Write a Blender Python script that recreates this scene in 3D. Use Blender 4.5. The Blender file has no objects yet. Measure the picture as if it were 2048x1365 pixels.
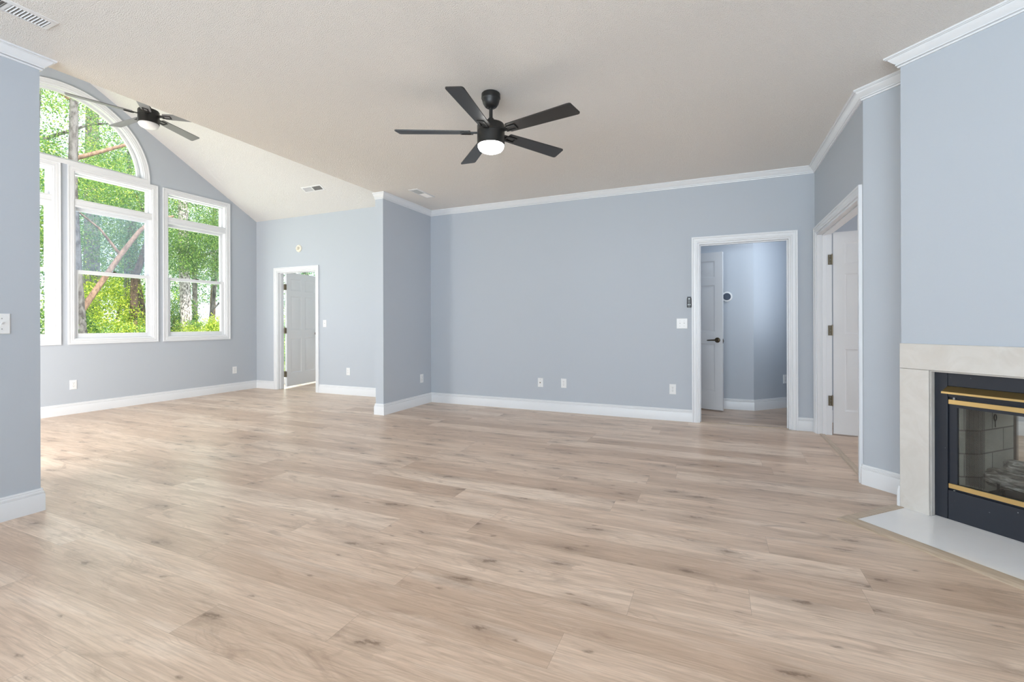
import bpy, bmesh, math, random
import numpy as np
from mathutils import Vector, Matrix
from mathutils.geometry import tessellate_polygon

C = bpy.context.scene.collection
PI = math.pi

# ------------------------------------------------------------------ camera
cam_d = bpy.data.cameras.new('camera')
cam = bpy.data.objects.new('camera', cam_d); C.objects.link(cam)
cam_d.sensor_width = 36.0
cam_d.lens = 36.0 * 925.05 / 2048.0
cam_d.shift_y = -(682.5 - 647.31) / 2048.0
cam_d.clip_start = 0.02; cam_d.clip_end = 300
_yaw = math.radians(23.677); _roll = math.radians(-0.1735)
_f = Vector((-math.sin(_yaw), math.cos(_yaw), 0)); _r = Vector((math.cos(_yaw), math.sin(_yaw), 0)); _u = Vector((0, 0, 1))
_r2 = _r * math.cos(_roll) + _u * math.sin(_roll); _u2 = _r2.cross(_f)
cam.matrix_world = Matrix(((_r2.x, _u2.x, -_f.x, 0), (_r2.y, _u2.y, -_f.y, 0), (_r2.z, _u2.z, -_f.z, 1.13), (0, 0, 0, 1)))
bpy.context.scene.camera = cam

# ------------------------------------------------------------------ view, world, sun, daylight and fill lamps
sc = bpy.context.scene
sc.view_settings.view_transform = 'Standard'
sc.view_settings.look = 'None'
sc.view_settings.exposure = 0.07
sc.view_settings.gamma = 1.0
sc.view_settings.use_curve_mapping = False
sc.cycles.max_bounces = 10
sc.cycles.diffuse_bounces = 7
sc.cycles.glossy_bounces = 4
sc.cycles.transmission_bounces = 8
sc.cycles.transparent_max_bounces = 16
sc.cycles.sample_clamp_indirect = 6.0
sc.cycles.use_denoising = True

w = bpy.data.worlds.new('sky'); sc.world = w; w.use_nodes = True
nt = w.node_tree
bg = nt.nodes['Background']; bg.inputs[0].default_value = (0.86, 0.93, 1.0, 1); bg.inputs[1].default_value = 2.4

def lamp(name, kind, loc, direction, energy, color, size=None, size_y=None, angle=None):
    d = bpy.data.lights.new(name, kind); d.energy = energy; d.color = color
    if kind == 'AREA':
        d.shape = 'RECTANGLE'; d.size = size; d.size_y = size_y
    if kind == 'SUN': d.angle = angle
    o = bpy.data.objects.new(name, d); C.objects.link(o)
    o.location = loc
    o.rotation_euler = Vector(direction).to_track_quat('-Z', 'Y').to_euler()
    return o
lamp('sun', 'SUN', (5, 5, 12), (-0.55, 0.12, -0.75), 9.0, (1.0, 0.94, 0.84), angle=0.01)
# daylight at the windows and hall ceiling, plus unseen fill lamps added for brightness
lamp('rear_fill_left', 'AREA', (-2.1, -3.80, 1.3), (0, 1, 1.5), 170, (0.80, 0.90, 1.0), 2.2, 1.8)  # added fill lamp behind the camera, tilted up to lift the ceiling
lamp('rear_fill_right', 'AREA', (0.5, -3.80, 1.3), (0, 1, 3.6), 470, (0.80, 0.90, 1.0), 2.2, 1.8)  # stronger added fill, aimed almost straight up at the ceiling
lamp('vault_fill', 'AREA', (-5.3, 0.15, 1.2), (-1.3, 0.8, 0.0), 175, (1.0, 0.98, 0.95), 2.1, 2.1)  # added fill for the vault and window wall; no doors stand here
for _i, _y in enumerate((4.69, 3.595, 2.50, 1.40)):
    lamp('daylight_tall_window', 'AREA', (-7.68, _y, 2.0), (1, 0, -0.05), 10.5, (1.0, 0.98, 0.97), 0.9, 2.1)
lamp('hall_skylight', 'AREA', (0.60, 6.05, 2.72), (0, 0.2, -1), 7, (0.84, 0.92, 1.0), 0.5, 0.4)
lamp('hall_fill', 'AREA', (0.93, 6.40, 1.85), (-1, 0.95, 0.08), 6.0, (0.86, 0.93, 1.0), 0.3, 1.6)  # added fill for the angled hall wall, which has no window opposite
lamp('side_room_fill', 'AREA', (4.75, 4.6, 1.45), (-1, 0, 0), 44, (0.95, 0.97, 1.0), 2.0, 1.7)  # lamp added out of view so the side room is not dark
lamp('porch_fill', 'AREA', (-5.6, 8.45, 1.3), (0, -1, 0.0), 24, (0.97, 0.98, 1.0), 2.8, 2.2)  # unseen lamp added to brighten the porch door leaf
lamp('daylight_porch_west', 'AREA', (-7.75, 7.0, 1.25), (1, 0, -0.1), 60, (1.0, 0.98, 0.95), 2.2, 2.2)

# ------------------------------------------------------------------ helpers
class MB:
    def __init__(s): s.v = []; s.f = []
    def add(s, vs, fs):
        n = len(s.v); s.v += [tuple(v) for v in vs]; s.f += [tuple(i + n for i in f) for f in fs]; return s
    def box(s, x0, x1, y0, y1, z0, z1):
        return s.add([(x, y, z) for z in (z0, z1) for y in (y0, y1) for x in (x0, x1)],
                     [(0, 2, 3, 1), (4, 5, 7, 6), (0, 1, 5, 4), (2, 6, 7, 3), (0, 4, 6, 2), (1, 3, 7, 5)])
    def prism(s, poly, z0, z1):
        n = len(poly)
        return s.add([(x, y, z0) for x, y in poly] + [(x, y, z1) for x, y in poly],
                     [tuple(range(n))[::-1], tuple(range(n, 2 * n))] + [(i, (i + 1) % n, n + (i + 1) % n, n + i) for i in range(n)])
    def lathe(s, prof, n=32, c=(0, 0, 0), ax='z', cap=True):
        vs = []; fs = []
        for r, h in prof:
            for k in range(n):
                a = 2 * PI * k / n; p = (r * math.cos(a), r * math.sin(a), h)
                if ax == 'y': p = (p[0], p[2], p[1])
                if ax == 'x': p = (p[2], p[0], p[1])
                vs.append((p[0] + c[0], p[1] + c[1], p[2] + c[2]))
        for j in range(len(prof) - 1):
            for k in range(n):
                a, b = j * n + k, j * n + (k + 1) % n
                fs.append((a, b, b + n, a + n))
        if cap:
            fs.append(tuple(range(n))[::-1]); fs.append(tuple(range((len(prof) - 1) * n, len(prof) * n)))
        return s.add(vs, fs)
    def tube(s, pts, rad, n=8, cap=True):
        pts = [Vector(p) for p in pts]; vs = []; fs = []
        if not hasattr(rad, '__len__'): rad = [rad] * len(pts)
        ref = None
        for i, p in enumerate(pts):
            t = (pts[min(i + 1, len(pts) - 1)] - pts[max(i - 1, 0)]).normalized()
            if ref is None: ref = t.orthogonal().normalized()
            ref = (ref - t * ref.dot(t)).normalized(); b = t.cross(ref)
            for k in range(n):
                a = 2 * PI * k / n; vs.append(p + (ref * math.cos(a) + b * math.sin(a)) * rad[i])
        for i in range(len(pts) - 1):
            for k in range(n):
                a, c = i * n + k, i * n + (k + 1) % n
                fs.append((a, c, c + n, a + n))
        if cap: fs.append(tuple(range(n))[::-1]); fs.append(tuple(range((len(pts) - 1) * n, len(pts) * n)))
        return s.add(vs, fs)
    def sweep(s, path, prof, mp, side=1, closed=False):
        """path: 2-D points; prof: (offset, height) pairs; offset goes to the left of travel (side=1) with mitred corners."""
        n = len(path); m = len(prof); vs = []
        for i, p in enumerate(path):
            p = Vector(p)
            d0 = (p - Vector(path[i - 1])).normalized() if (i > 0 or closed) else None
            d1 = (Vector(path[(i + 1) % n]) - p).normalized() if (i < n - 1 or closed) else None
            d0 = d0 or d1; d1 = d1 or d0
            n0 = Vector((-d0.y, d0.x)); n1 = Vector((-d1.y, d1.x)); b = (n0 + n1)
            b = b / max(1e-6, b.dot(n0)) if b.length > 1e-6 else n0
            for o, h in prof:
                q = p + b * (o * side); vs.append(mp(q.x, q.y, h))
        fs = []
        for i in range(n if closed else n - 1):
            for k in range(m):
                a = i * m + k; b_ = i * m + (k + 1) % m; j = ((i + 1) % n) * m
                fs.append((a, b_, j + (k + 1) % m, j + k))
        if not closed: fs.append(tuple(range(m))[::-1]); fs.append(tuple(range((n - 1) * m, n * m)))
        return s.add(vs, fs)
    def build(s, name, m, parent=None, bevel=0, smooth=35, loc=None, rotz=None):
        me = bpy.data.meshes.new(name); me.from_pydata(s.v, [], s.f)
        bm = bmesh.new(); bm.from_mesh(me); bmesh.ops.recalc_face_normals(bm, faces=bm.faces); bm.to_mesh(me); bm.free()
        me.materials.append(m)
        me.polygons.foreach_set('use_smooth', [True] * len(me.polygons)); me.set_sharp_from_angle(angle=math.radians(smooth))
        o = bpy.data.objects.new(name, me); C.objects.link(o)
        if parent: o.parent = parent
        if loc: o.location = loc
        if rotz is not None: o.rotation_euler = (0, 0, rotz)
        if bevel:
            b = o.modifiers.new('bevel', 'BEVEL'); b.width = bevel; b.segments = 2; b.limit_method = 'ANGLE'
        return o
XY = lambda a, b, h: (a, b, h)

def tag(o, label=None, cat=None, group=None, kind=None):
    if label: o['label'] = label
    if cat: o['category'] = cat
    if group: o['group'] = group
    if kind: o['kind'] = kind
    return o
def thing(name, loc=(0, 0, 0), rotz=0, **k):
    o = bpy.data.objects.new(name, None); C.objects.link(o); o.location = loc; o.rotation_euler = (0, 0, rotz); o.empty_display_size = 0.1
    return tag(o, **k)
def copy_tree(o, parent=None):
    c = o.copy(); C.objects.link(c); c.parent = parent
    for ch in [x for x in C.objects if x.parent == o]: copy_tree(ch, c)
    return c

def polywall(outer, holes, mp, t0, t1):
    """flat wall with holes: outline and holes in (a, b), extruded from t0 to t1"""
    mb = MB(); loops = [outer] + holes
    flat = [p for l in loops for p in l]
    tris = tessellate_polygon([[Vector((p[0], p[1], 0)) for p in l] for l in loops])
    n = len(flat)
    vs = [mp(a, b, t0) for a, b in flat] + [mp(a, b, t1) for a, b in flat]
    fs = [tuple(t) for t in tris] + [tuple(i + n for i in t)[::-1] for t in tris]
    k = 0
    for l in loops:
        m = len(l)
        for i in range(m): a, b = k + i, k + (i + 1) % m; fs.append((a, b, b + n, a + n))
        k += m
    return mb.add(vs, fs)
def rect(a0, a1, b0, b1): return [(a0, b0), (a1, b0), (a1, b1), (a0, b1)]

# ------------------------------------------------------------------ materials
def mat(name, col, rough=0.5, metal=0.0, spec=0.5, emit=None, es=1.0):
    m = bpy.data.materials.new(name); m.use_nodes = True
    b = m.node_tree.nodes['Principled BSDF']
    b.inputs['Base Color'].default_value = (*col, 1); b.inputs['Roughness'].default_value = rough
    b.inputs['Metallic'].default_value = metal; b.inputs['Specular IOR Level'].default_value = spec
    if emit: b.inputs['Emission Color'].default_value = (*emit, 1); b.inputs['Emission Strength'].default_value = es
    return m
class N:
    def __init__(s, m): s.t = m.node_tree; s.b = s.t.nodes['Principled BSDF']
    def n(s, ty, **k):
        x = s.t.nodes.new(ty)
        for a, v in k.items(): setattr(x, a, v)
        return x
    def l(s, a, b): s.t.links.new(a, b)
    def math(s, op, a, b=None, c=None, clamp=False):
        x = s.n('ShaderNodeMath', operation=op, use_clamp=clamp)
        for i, v in enumerate((a, b, c)):
            if v is None: continue
            if isinstance(v, (int, float)): x.inputs[i].default_value = v
            else: s.l(v, x.inputs[i])
        return x.outputs[0]
    def comb(s, x, y, z=0.0):
        c = s.n('ShaderNodeCombineXYZ')
        for i, v in enumerate((x, y, z)):
            if isinstance(v, (int, float)): c.inputs[i].default_value = v
            else: s.l(v, c.inputs[i])
        return c.outputs[0]
    def noise(s, vec, scale, detail=2, rough=0.5, dist=0.0):
        x = s.n('ShaderNodeTexNoise'); s.l(vec, x.inputs['Vector'])
        x.inputs['Scale'].default_value = scale; x.inputs['Detail'].default_value = detail
        x.inputs['Roughness'].default_value = rough; x.inputs['Distortion'].default_value = dist
        return x.outputs['Fac']
    def ramp(s, fac, stops, interp='LINEAR'):
        r = s.n('ShaderNodeValToRGB'); r.color_ramp.interpolation = interp
        e = r.color_ramp.elements
        while len(e) < len(stops): e.new(0.5)
        for i, (p, c) in enumerate(stops): e[i].position = p; e[i].color = (*c, 1) if len(c) == 3 else c
        s.l(fac, r.inputs[0]); return r.outputs[0]
    def mix(s, fac, a, b, blend='MIX'):
        x = s.n('ShaderNodeMix', data_type='RGBA', blend_type=blend)
        for i, v in ((0, fac), (6, a), (7, b)):
            if isinstance(v, (int, float)): x.inputs[i].default_value = v
            elif isinstance(v, tuple): x.inputs[i].default_value = (*v, 1)
            else: s.l(v, x.inputs[i])
        return x.outputs[2]
    def bump(s, h, strength, dist):
        x = s.n('ShaderNodeBump'); x.inputs['Strength'].default_value = strength; x.inputs['Distance'].default_value = dist
        s.l(h, x.inputs['Height']); s.l(x.outputs[0], s.b.inputs['Normal'])
    def pos(s): return s.n('ShaderNodeNewGeometry').outputs['Position']

WALL = (0.472, 0.513, 0.568)
M_wall = mat('painted_wall_blue_grey', WALL, 0.55, spec=0.35)
n_ = N(M_wall); n_.bump(n_.noise(n_.pos(), 260, 2), 0.08, 0.002)
M_white = mat('white_trim_paint', (0.75, 0.77, 0.80), 0.32)
M_door = mat('white_door_paint', (0.74, 0.75, 0.77), 0.38)
n_ = N(M_door); s_ = n_.n('ShaderNodeSeparateXYZ'); n_.l(n_.n('ShaderNodeTexCoord').outputs['Object'], s_.inputs[0])
n_.bump(n_.noise(n_.comb(n_.math('MULTIPLY', s_.outputs[0], 220), n_.math('MULTIPLY', s_.outputs[1], 220), n_.math('MULTIPLY', s_.outputs[2], 9)), 1.0, 3), 0.12, 0.001)
def popcorn(name, col):
    m = mat(name, col, 0.85, spec=0.2); k = N(m); p = k.pos()
    h = k.noise(p, 180, 2, 0.6); h2 = k.noise(p, 100, 2)
    hh = k.math('ADD', k.math('MULTIPLY', h, 0.75), k.math('MULTIPLY', h2, 0.25))
    k.bump(hh, 0.9, 0.014)
    return m
M_ceil = popcorn('popcorn_ceiling', (0.90, 0.87, 0.83))
M_vault = popcorn('vault_ceiling', (0.82, 0.81, 0.80))
M_plate = mat('white_plastic', (0.80, 0.81, 0.82), 0.3)
M_slot = mat('dark_slot', (0.05, 0.05, 0.05), 0.6)
M_black = mat('matte_black_metal', (0.018, 0.017, 0.016), 0.42, metal=0.2, spec=0.55)
M_blade = mat('black_fan_blade', (0.022, 0.021, 0.020), 0.36, spec=0.6)
M_bronze = mat('aged_bronze', (0.085, 0.065, 0.042), 0.38, metal=0.85)
M_satin = mat('antique_brass_hinge', (0.20, 0.17, 0.12), 0.40, metal=0.8)
M_brass = mat('polished_brass', (0.78, 0.56, 0.24), 0.28, metal=0.9)
M_brass2 = mat('tarnished_brass', (0.36, 0.26, 0.11), 0.38, metal=0.85)
M_grey = mat('grey_metal', (0.35, 0.36, 0.37), 0.45, metal=0.5)
M_dark = mat('dark_void', (0.03, 0.03, 0.03), 0.9)
M_duct = mat('duct_metal', (0.16, 0.155, 0.15), 0.7)

# fireplace steel: blue black with small paint chips
M_steel = mat('blue_black_steel', (0.016, 0.020, 0.030), 0.42, spec=0.5); k = N(M_steel)
chip = k.ramp(k.noise(k.pos(), 38, 3, 0.7), [(0.0, (0, 0, 0)), (0.735, (0, 0, 0)), (0.75, (1, 1, 1))])
k.l(k.mix(chip, (0.016, 0.020, 0.030), (0.35, 0.36, 0.38)), k.b.inputs['Base Color'])
# surround stone
M_stone = mat('cream_marble_tile', (0.66, 0.64, 0.58), 0.28); k = N(M_stone); p = k.pos()
v = k.ramp(k.noise(p, 5.5, 6, 0.62, 1.4), [(0.0, (0.55, 0.51, 0.46)), (0.45, (0.61, 0.58, 0.54)), (0.62, (0.645, 0.62, 0.585)), (1.0, (0.69, 0.66, 0.62))])
k.l(v, k.b.inputs['Base Color'])
M_hearth = mat('polished_hearth_tile', (0.62, 0.62, 0.60), 0.10); k = N(M_hearth); p = k.pos()
v = k.ramp(k.noise(p, 4.0, 5, 0.6, 1.0), [(0.0, (0.82, 0.80, 0.80)), (0.5, (0.86, 0.86, 0.87)), (1.0, (0.90, 0.89, 0.88))])
k.l(v, k.b.inputs['Base Color'])

def glass(name, tint=(1, 1, 1), gloss=0.06, haze=0.0):
    m = bpy.data.materials.new(name); m.use_nodes = True; t = m.node_tree
    for x in list(t.nodes): t.nodes.remove(x)
    o = t.nodes.new('ShaderNodeOutputMaterial'); tr = t.nodes.new('ShaderNodeBsdfTransparent'); gl = t.nodes.new('ShaderNodeBsdfGlossy')
    tr.inputs[0].default_value = (*tint, 1); gl.inputs['Roughness'].default_value = 0.02
    mx = t.nodes.new('ShaderNodeMixShader'); mx.inputs[0].default_value = gloss
    t.links.new(tr.outputs[0], mx.inputs[1]); t.links.new(gl.outputs[0], mx.inputs[2])
    last = mx.outputs[0]
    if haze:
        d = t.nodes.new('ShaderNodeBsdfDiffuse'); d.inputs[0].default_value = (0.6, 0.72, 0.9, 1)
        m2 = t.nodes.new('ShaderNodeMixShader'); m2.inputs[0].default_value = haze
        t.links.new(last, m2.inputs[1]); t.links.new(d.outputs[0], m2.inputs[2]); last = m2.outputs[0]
    t.links.new(last, o.inputs[0]); return m
M_glass = glass('clear_window_glass', (0.97, 0.99, 0.98), 0.04)
M_fglass = glass('fireplace_glass', (0.86, 0.87, 0.86), 0.05)
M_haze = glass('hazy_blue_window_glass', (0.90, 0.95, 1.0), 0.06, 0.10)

# plank floor, boards along x
def plank(name, tone=1.0):
    m = mat(name, (0.5, 0.4, 0.3), 0.36, spec=0.45); k = N(m)
    s = k.n('ShaderNodeSeparateXYZ'); k.l(k.pos(), s.inputs[0]); X, Y = s.outputs[0], s.outputs[1]
    ry = k.math('DIVIDE', k.math('SUBTRACT', Y, 2.58), 0.192); row = k.math('FLOOR', ry); fy = k.math('FRACT', ry)
    wn = k.n('ShaderNodeTexWhiteNoise', noise_dimensions='1D'); k.l(k.math('ADD', row, 31.7), wn.inputs['W'])
    rx = k.math('ADD', k.math('DIVIDE', X, 1.8), k.math('MULTIPLY', wn.outputs['Value'], 5.0)); col = k.math('FLOOR', rx); fx = k.math('FRACT', rx)
    w2 = k.n('ShaderNodeTexWhiteNoise', noise_dimensions='2D'); k.l(k.comb(row, col), w2.inputs['Vector'])
    idv = w2.outputs['Value']; ics = k.n('ShaderNodeSeparateColor'); k.l(w2.outputs['Color'], ics.inputs[0])
    off = k.math('MULTIPLY', idv, 53.0); off2 = k.math('MULTIPLY', ics.outputs[1], 31.0)
    gx = k.math('ADD', X, off); gy = k.math('ADD', Y, off2)
    # long tonal bands, fine grain, cathedral rings, knots
    band = k.noise(k.comb(k.math('MULTIPLY', gx, 0.9), k.math('MULTIPLY', gy, 9.0), off), 1.0, 3, 0.55, 0.6)
    grain = k.noise(k.comb(k.math('MULTIPLY', gx, 5.0), k.math('MULTIPLY', gy, 150.0), off), 1.0, 4, 0.6, 0.4)
    warp = k.noise(k.comb(k.math('MULTIPLY', gx, 1.6), k.math('MULTIPLY', gy, 5.0), off), 1.0, 2, 0.5)
    rings = k.math('SINE', k.math('ADD', k.math('MULTIPLY', gy, 190.0), k.math('MULTIPLY', warp, 85.0)))
    kw = k.noise(k.comb(k.math('MULTIPLY', gx, 14.0), k.math('MULTIPLY', gy, 30.0), off), 1.0, 4, 0.65)
    def knots(sx, sy, thr, stops, add):
        vor = k.n('ShaderNodeTexVoronoi', voronoi_dimensions='2D'); vor.inputs['Scale'].default_value = 1.0
        k.l(k.comb(k.math('ADD', k.math('MULTIPLY', gx, sx), k.math('MULTIPLY_ADD', kw, 0.34, add)), k.math('ADD', k.math('MULTIPLY', gy, sy), k.math('MULTIPLY', kw, 0.34))), vor.inputs['Vector'])
        vc = k.n('ShaderNodeSeparateColor'); k.l(vor.outputs['Color'], vc.inputs[0])
        return k.math('MULTIPLY', k.ramp(vor.outputs['Distance'], stops), k.math('GREATER_THAN', vc.outputs[0], thr))
    knot = knots(1.5, 4.4, 0.50, [(0.0, (1, 1, 1)), (0.030, (0.85, 0.85, 0.85)), (0.060, (0.42, 0.42, 0.42)), (0.15, (0.20, 0.20, 0.20)), (0.34, (0, 0, 0))], 0.0)
    knot2 = knots(4.0, 10.0, 0.84, [(0.0, (0.9, 0.9, 0.9)), (0.035, (0.6, 0.6, 0.6)), (0.09, (0.12, 0.12, 0.12)), (0.16, (0, 0, 0))], 7.3)
    knot = k.math('MAXIMUM', knot, knot2)
    streak = k.noise(k.comb(k.math('MULTIPLY', gx, 3.2), k.math('MULTIPLY', gy, 36.0), off), 1.0, 5, 0.68, 0.9)
    smoke = k.noise(k.comb(k.math('MULTIPLY', gx, 2.3), k.math('MULTIPLY', gy, 8.5), off2), 1.0, 5, 0.66, 1.2)
    base = k.ramp(ics.outputs[0], [(0.0, (0.60, 0.435, 0.32)), (0.5, (0.77, 0.59, 0.455)), (1.0, (0.87, 0.71, 0.575))])
    c1 = k.mix(k.math('MULTIPLY', k.ramp(band, [(0.35, (0, 0, 0)), (0.72, (1, 1, 1))]), 0.60), base, (0.44, 0.315, 0.23))
    c1 = k.mix(k.math('MULTIPLY', k.ramp(band, [(0.22, (1, 1, 1)), (0.42, (0, 0, 0))]), 0.5), c1, (0.76, 0.66, 0.57))
    c1 = k.mix(k.math('MULTIPLY', k.ramp(streak, [(0.46, (0, 0, 0)), (0.72, (1, 1, 1))]), 0.42), c1, (0.40, 0.275, 0.19))
    c1 = k.mix(k.math('MULTIPLY', k.ramp(streak, [(0.26, (1, 1, 1)), (0.45, (0, 0, 0))]), 0.40), c1, (0.86, 0.73, 0.61))
    c1 = k.mix(k.math('MULTIPLY', k.ramp(smoke, [(0.54, (0, 0, 0)), (0.76, (1, 1, 1))]), 0.72), c1, (0.30, 0.20, 0.14))
    c2 = k.mix(k.math('MULTIPLY', k.ramp(grain, [(0.42, (0, 0, 0)), (0.75, (1, 1, 1))]), 0.5), c1, (0.34, 0.245, 0.175))
    rg = k.math('MULTIPLY', k.ramp(rings, [(0.55, (0, 0, 0)), (1.0, (1, 1, 1))]), k.math('MULTIPLY', k.ramp(warp, [(0.50, (0, 0, 0)), (0.62, (1, 1, 1))]), 0.20))
    c2 = k.mix(rg, c2, (0.28, 0.20, 0.145))
    c3 = k.mix(k.math('MULTIPLY', knot, 0.82), c2, (0.15, 0.092, 0.058))
    ex = k.math('MULTIPLY', k.math('MINIMUM', fx, k.math('SUBTRACT', 1.0, fx)), 1.8)
    ey = k.math('MULTIPLY', k.math('MINIMUM', fy, k.math('SUBTRACT', 1.0, fy)), 0.192)
    seam = k.math('LESS_THAN', k.math('MINIMUM', ex, ey), 0.0009)
    c4 = k.mix(k.math('MULTIPLY', seam, 0.38), c3, (0.20, 0.145, 0.105))
    k.l(c4, k.b.inputs['Base Color'])
    k.l(k.math('ADD', k.math('MULTIPLY', grain, 0.16), 0.25), k.b.inputs['Roughness'])
    k.bump(k.math('SUBTRACT', k.math('MULTIPLY', grain, 0.3), seam), 0.12, 0.001)
    return m
M_floor = plank('oak_plank_floor')
def woodstrip(name, c0, c1, along):
    m = mat(name, c0, 0.4); k = N(m); s = k.n('ShaderNodeSeparateXYZ'); k.l(k.n('ShaderNodeTexCoord').outputs['Object'], s.inputs[0])
    a = [k.math('MULTIPLY', s.outputs[i], 6.0 if i == along else 120.0) for i in range(3)]
    k.l(k.ramp(k.noise(k.comb(*a), 1.0, 3), [(0.3, c0), (0.75, c1)]), k.b.inputs['Base Color']); return m
M_strip_x = woodstrip('oak_strip_along', (0.56, 0.45, 0.34), (0.38, 0.29, 0.21), 0)
M_strip_y = woodstrip('oak_strip_across', (0.56, 0.45, 0.34), (0.38, 0.29, 0.21), 1)

# ------------------------------------------------------------------ dimensions
CZ = 2.75            # flat ceiling
XW = -7.45           # window wall
YV = 5.70            # vault back wall
YB = 5.647           # back wall
XL = -3.755          # left wall / wing
YS = 0.394           # vault south wall
RY, RZ = 3.047, 4.43 # ridge
EZ = 2.944
SL = (RZ - EZ) / (YV - RY)
XR = 0.95
S2 = math.sqrt(0.5)
FP = (1.037, 3.523)  # fireplace wall corner
ROT = -PI / 4

def struct(mb, name, m, label, cat, parent=None, **k):
    return tag(mb.build(name, m, parent, **k), label, cat, kind='structure')

# floor
struct(MB().box(-7.62, 4.7, -3.7, 8.5, -0.12, 0.0), 'floor', M_floor, 'light oak plank floor running through all the rooms', 'floor')
# flat ceiling
fc = MB().prism([(-3.83, -3.7), (4.7, -3.7), (4.7, 8.5), (XL, 8.5), (XL, 5.647), (-3.83, 5.647)], CZ, CZ + 0.06)
struct(fc, 'ceiling', M_ceil, 'flat beige popcorn ceiling over the main room', 'ceiling')
# vaulted ceiling: two slopes
vc = MB(); t = 0.08
vc.add([(x, y, z) for x in (-7.62, -3.83) for (y, z) in ((YS - .15, EZ - .15 * SL), (RY, RZ), (YV + .15, EZ - .15 * SL), (YV + .15, EZ + t), (RY, RZ + t + .06), (YS - .15, EZ + t))],
       [(0, 1, 7, 6), (1, 2, 8, 7), (2, 3, 9, 8), (3, 4, 10, 9), (4, 5, 11, 10), (5, 0, 6, 11), (0, 5, 4, 1), (1, 4, 3, 2), (6, 7, 10, 11), (7, 8, 9, 10)])
struct(vc, 'ceiling_vault', M_vault, 'bright off-white vaulted ceiling above the window wall', 'ceiling')

# window wall with four tall windows and the arch above the middle pair
WIN = [(4.178, 5.205), (3.082, 4.109), (1.985, 3.012), (0.889, 1.916)]
WZ0, WZ1 = 0.88, 3.15
CW = 0.065
AR = 0.957
holes = [rect(a + CW, b - CW, WZ0 + CW, WZ1 - CW) for a, b in WIN]
arch_in = [(RY + (AR - CW) * math.cos(i * PI / 40), WZ1 + 0.045 + (AR - CW) * math.sin(i * PI / 40)) for i in range(41)]
holes.append(arch_in)
gable = [(YS, 0), (YV, 0), (YV, EZ), (RY, RZ), (YS, EZ)]
WM = lambda a, b, h: (XW - h, a, b)
struct(polywall(gable, holes, WM, 0.0, 0.16), 'wall_window', M_wall, 'pale gable wall holding the tall windows and the arch', 'wall')
# divider between main room and vault room (left wall, header, wing)
DVM = lambda a, b, h: (h, a, b)
dv = MB().box(-3.87, XL, -3.7, 1.423, 0, CZ)
struct(dv, 'wall_left', M_wall, 'near blue grey wall at the left edge', 'wall')
struct(MB().box(-3.875, XL, 4.60, YB, 0, CZ), 'wall_wing', M_wall, 'short wing wall standing out from the back wall', 'wall')
hd = polywall([(YS, CZ + 0.06), (YV, CZ + 0.06), (YV, EZ), (RY, RZ), (YS, EZ)], [], DVM, -3.83, XL)
struct(hd, 'wall_header', M_wall, 'gable header above the opening to the vaulted room', 'wall')
# walls facing the camera
BM = lambda a, b, h: (a, YB + h, b)
VM = lambda a, b, h: (a, YV + h, b)
D1 = (-6.935, -6.030); D2 = (-0.175, 0.732); DH = 2.035
struct(polywall([(-7.62, 0), (D1[0], 0), (D1[0], DH), (D1[1], DH), (D1[1], 0), (-3.83, 0), (-3.83, EZ), (-7.62, EZ)], [], VM, 0, 0.12), 'wall_porch', M_wall, 'bright wall holding the open porch door', 'wall')
struct(polywall([(XL - .075, 0), (D2[0], 0), (D2[0], DH), (D2[1], DH), (D2[1], 0), (1.075, 0), (1.075, CZ), (XL - .075, CZ)], [], BM, 0, 0.12), 'wall_back', M_wall, 'long blue grey back wall of the main room', 'wall')
# right wall with the wide doorway, and its 45 degree return
D3 = (4.03, 5.55)
wr = MB().box(XR, 1.075, D3[1], YB, 0, CZ).box(XR, 1.075, D3[0], D3[1], DH, CZ)
wr.prism([(XR, D3[0]), (XR, 3.94), (1.2025, 3.6875), (1.29, 3.775), (1.075, 3.99), (1.075, D3[0])], 0, CZ)
struct(wr, 'wall_right', M_wall, 'right wall with the wide doorway near the corner', 'wall')
# fireplace chase (local frame: u along wall, v into wall)
FW = 1.20
wf = MB().box(0, 0.138, 0.0, 0.66, 0, 0.852).box(FW - 0.138, FW, 0.0, 0.66, 0, 0.852).box(0, FW, 0.0, 0.66, 0.852, CZ)
wf.box(FW, 2.25, 0.233, 0.35, 0, CZ)
struct(wf, 'wall_fireplace', M_wall, 'angled blue grey chimney wall at the right edge', 'wall', loc=(FP[0], FP[1], 0), rotz=ROT)
# unseen closing walls, with windows at the rear
struct(polywall([(-3.87, 0), (2.75, 0), (2.75, CZ), (-3.87, CZ)], [rect(-3.2, -1.0, .5, 2.3), rect(-0.6, 1.6, .5, 2.3)], lambda a, b, h: (a, -3.6 + h, b), -0.12, 0), 'wall_rear', M_wall, 'rear wall of the main room behind the viewer', 'wall')
struct(MB().box(2.62, 2.75, -3.6, 2.2, 0, CZ), 'wall_side', M_wall, 'right side wall behind the viewer', 'wall')
struct(polywall([(-7.62, 0), (-3.87, 0), (-3.87, EZ), (-7.62, EZ)], [rect(-6.7, -4.6, 0.1, 2.3)], lambda a, b, h: (a, YS - h, b), 0, 0.12), 'wall_south', M_wall, 'near end wall of the vaulted room', 'wall')
# hall beyond the back doorway
hm = MB().prism([(-0.74, 6.69), (0.456, 6.69), (0.95, 7.184), (0.95, 7.35), (0.40, 6.81), (-0.74, 6.81)], 0, CZ)
struct(hm, 'wall_hall', M_wall, 'blue grey hall wall seen through the back doorway', 'wall')
struct(MB().box(-0.86, -0.74, YB + .12, 6.81, 0, CZ), 'wall_hall_end', M_wall, 'end wall of the hall behind the half open door', 'wall')
struct(MB().box(0.95, 1.075, YB + .12, 7.35, 0, CZ), 'wall_hall_side', M_wall, 'side wall between the hall and the side room', 'wall')
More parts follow.
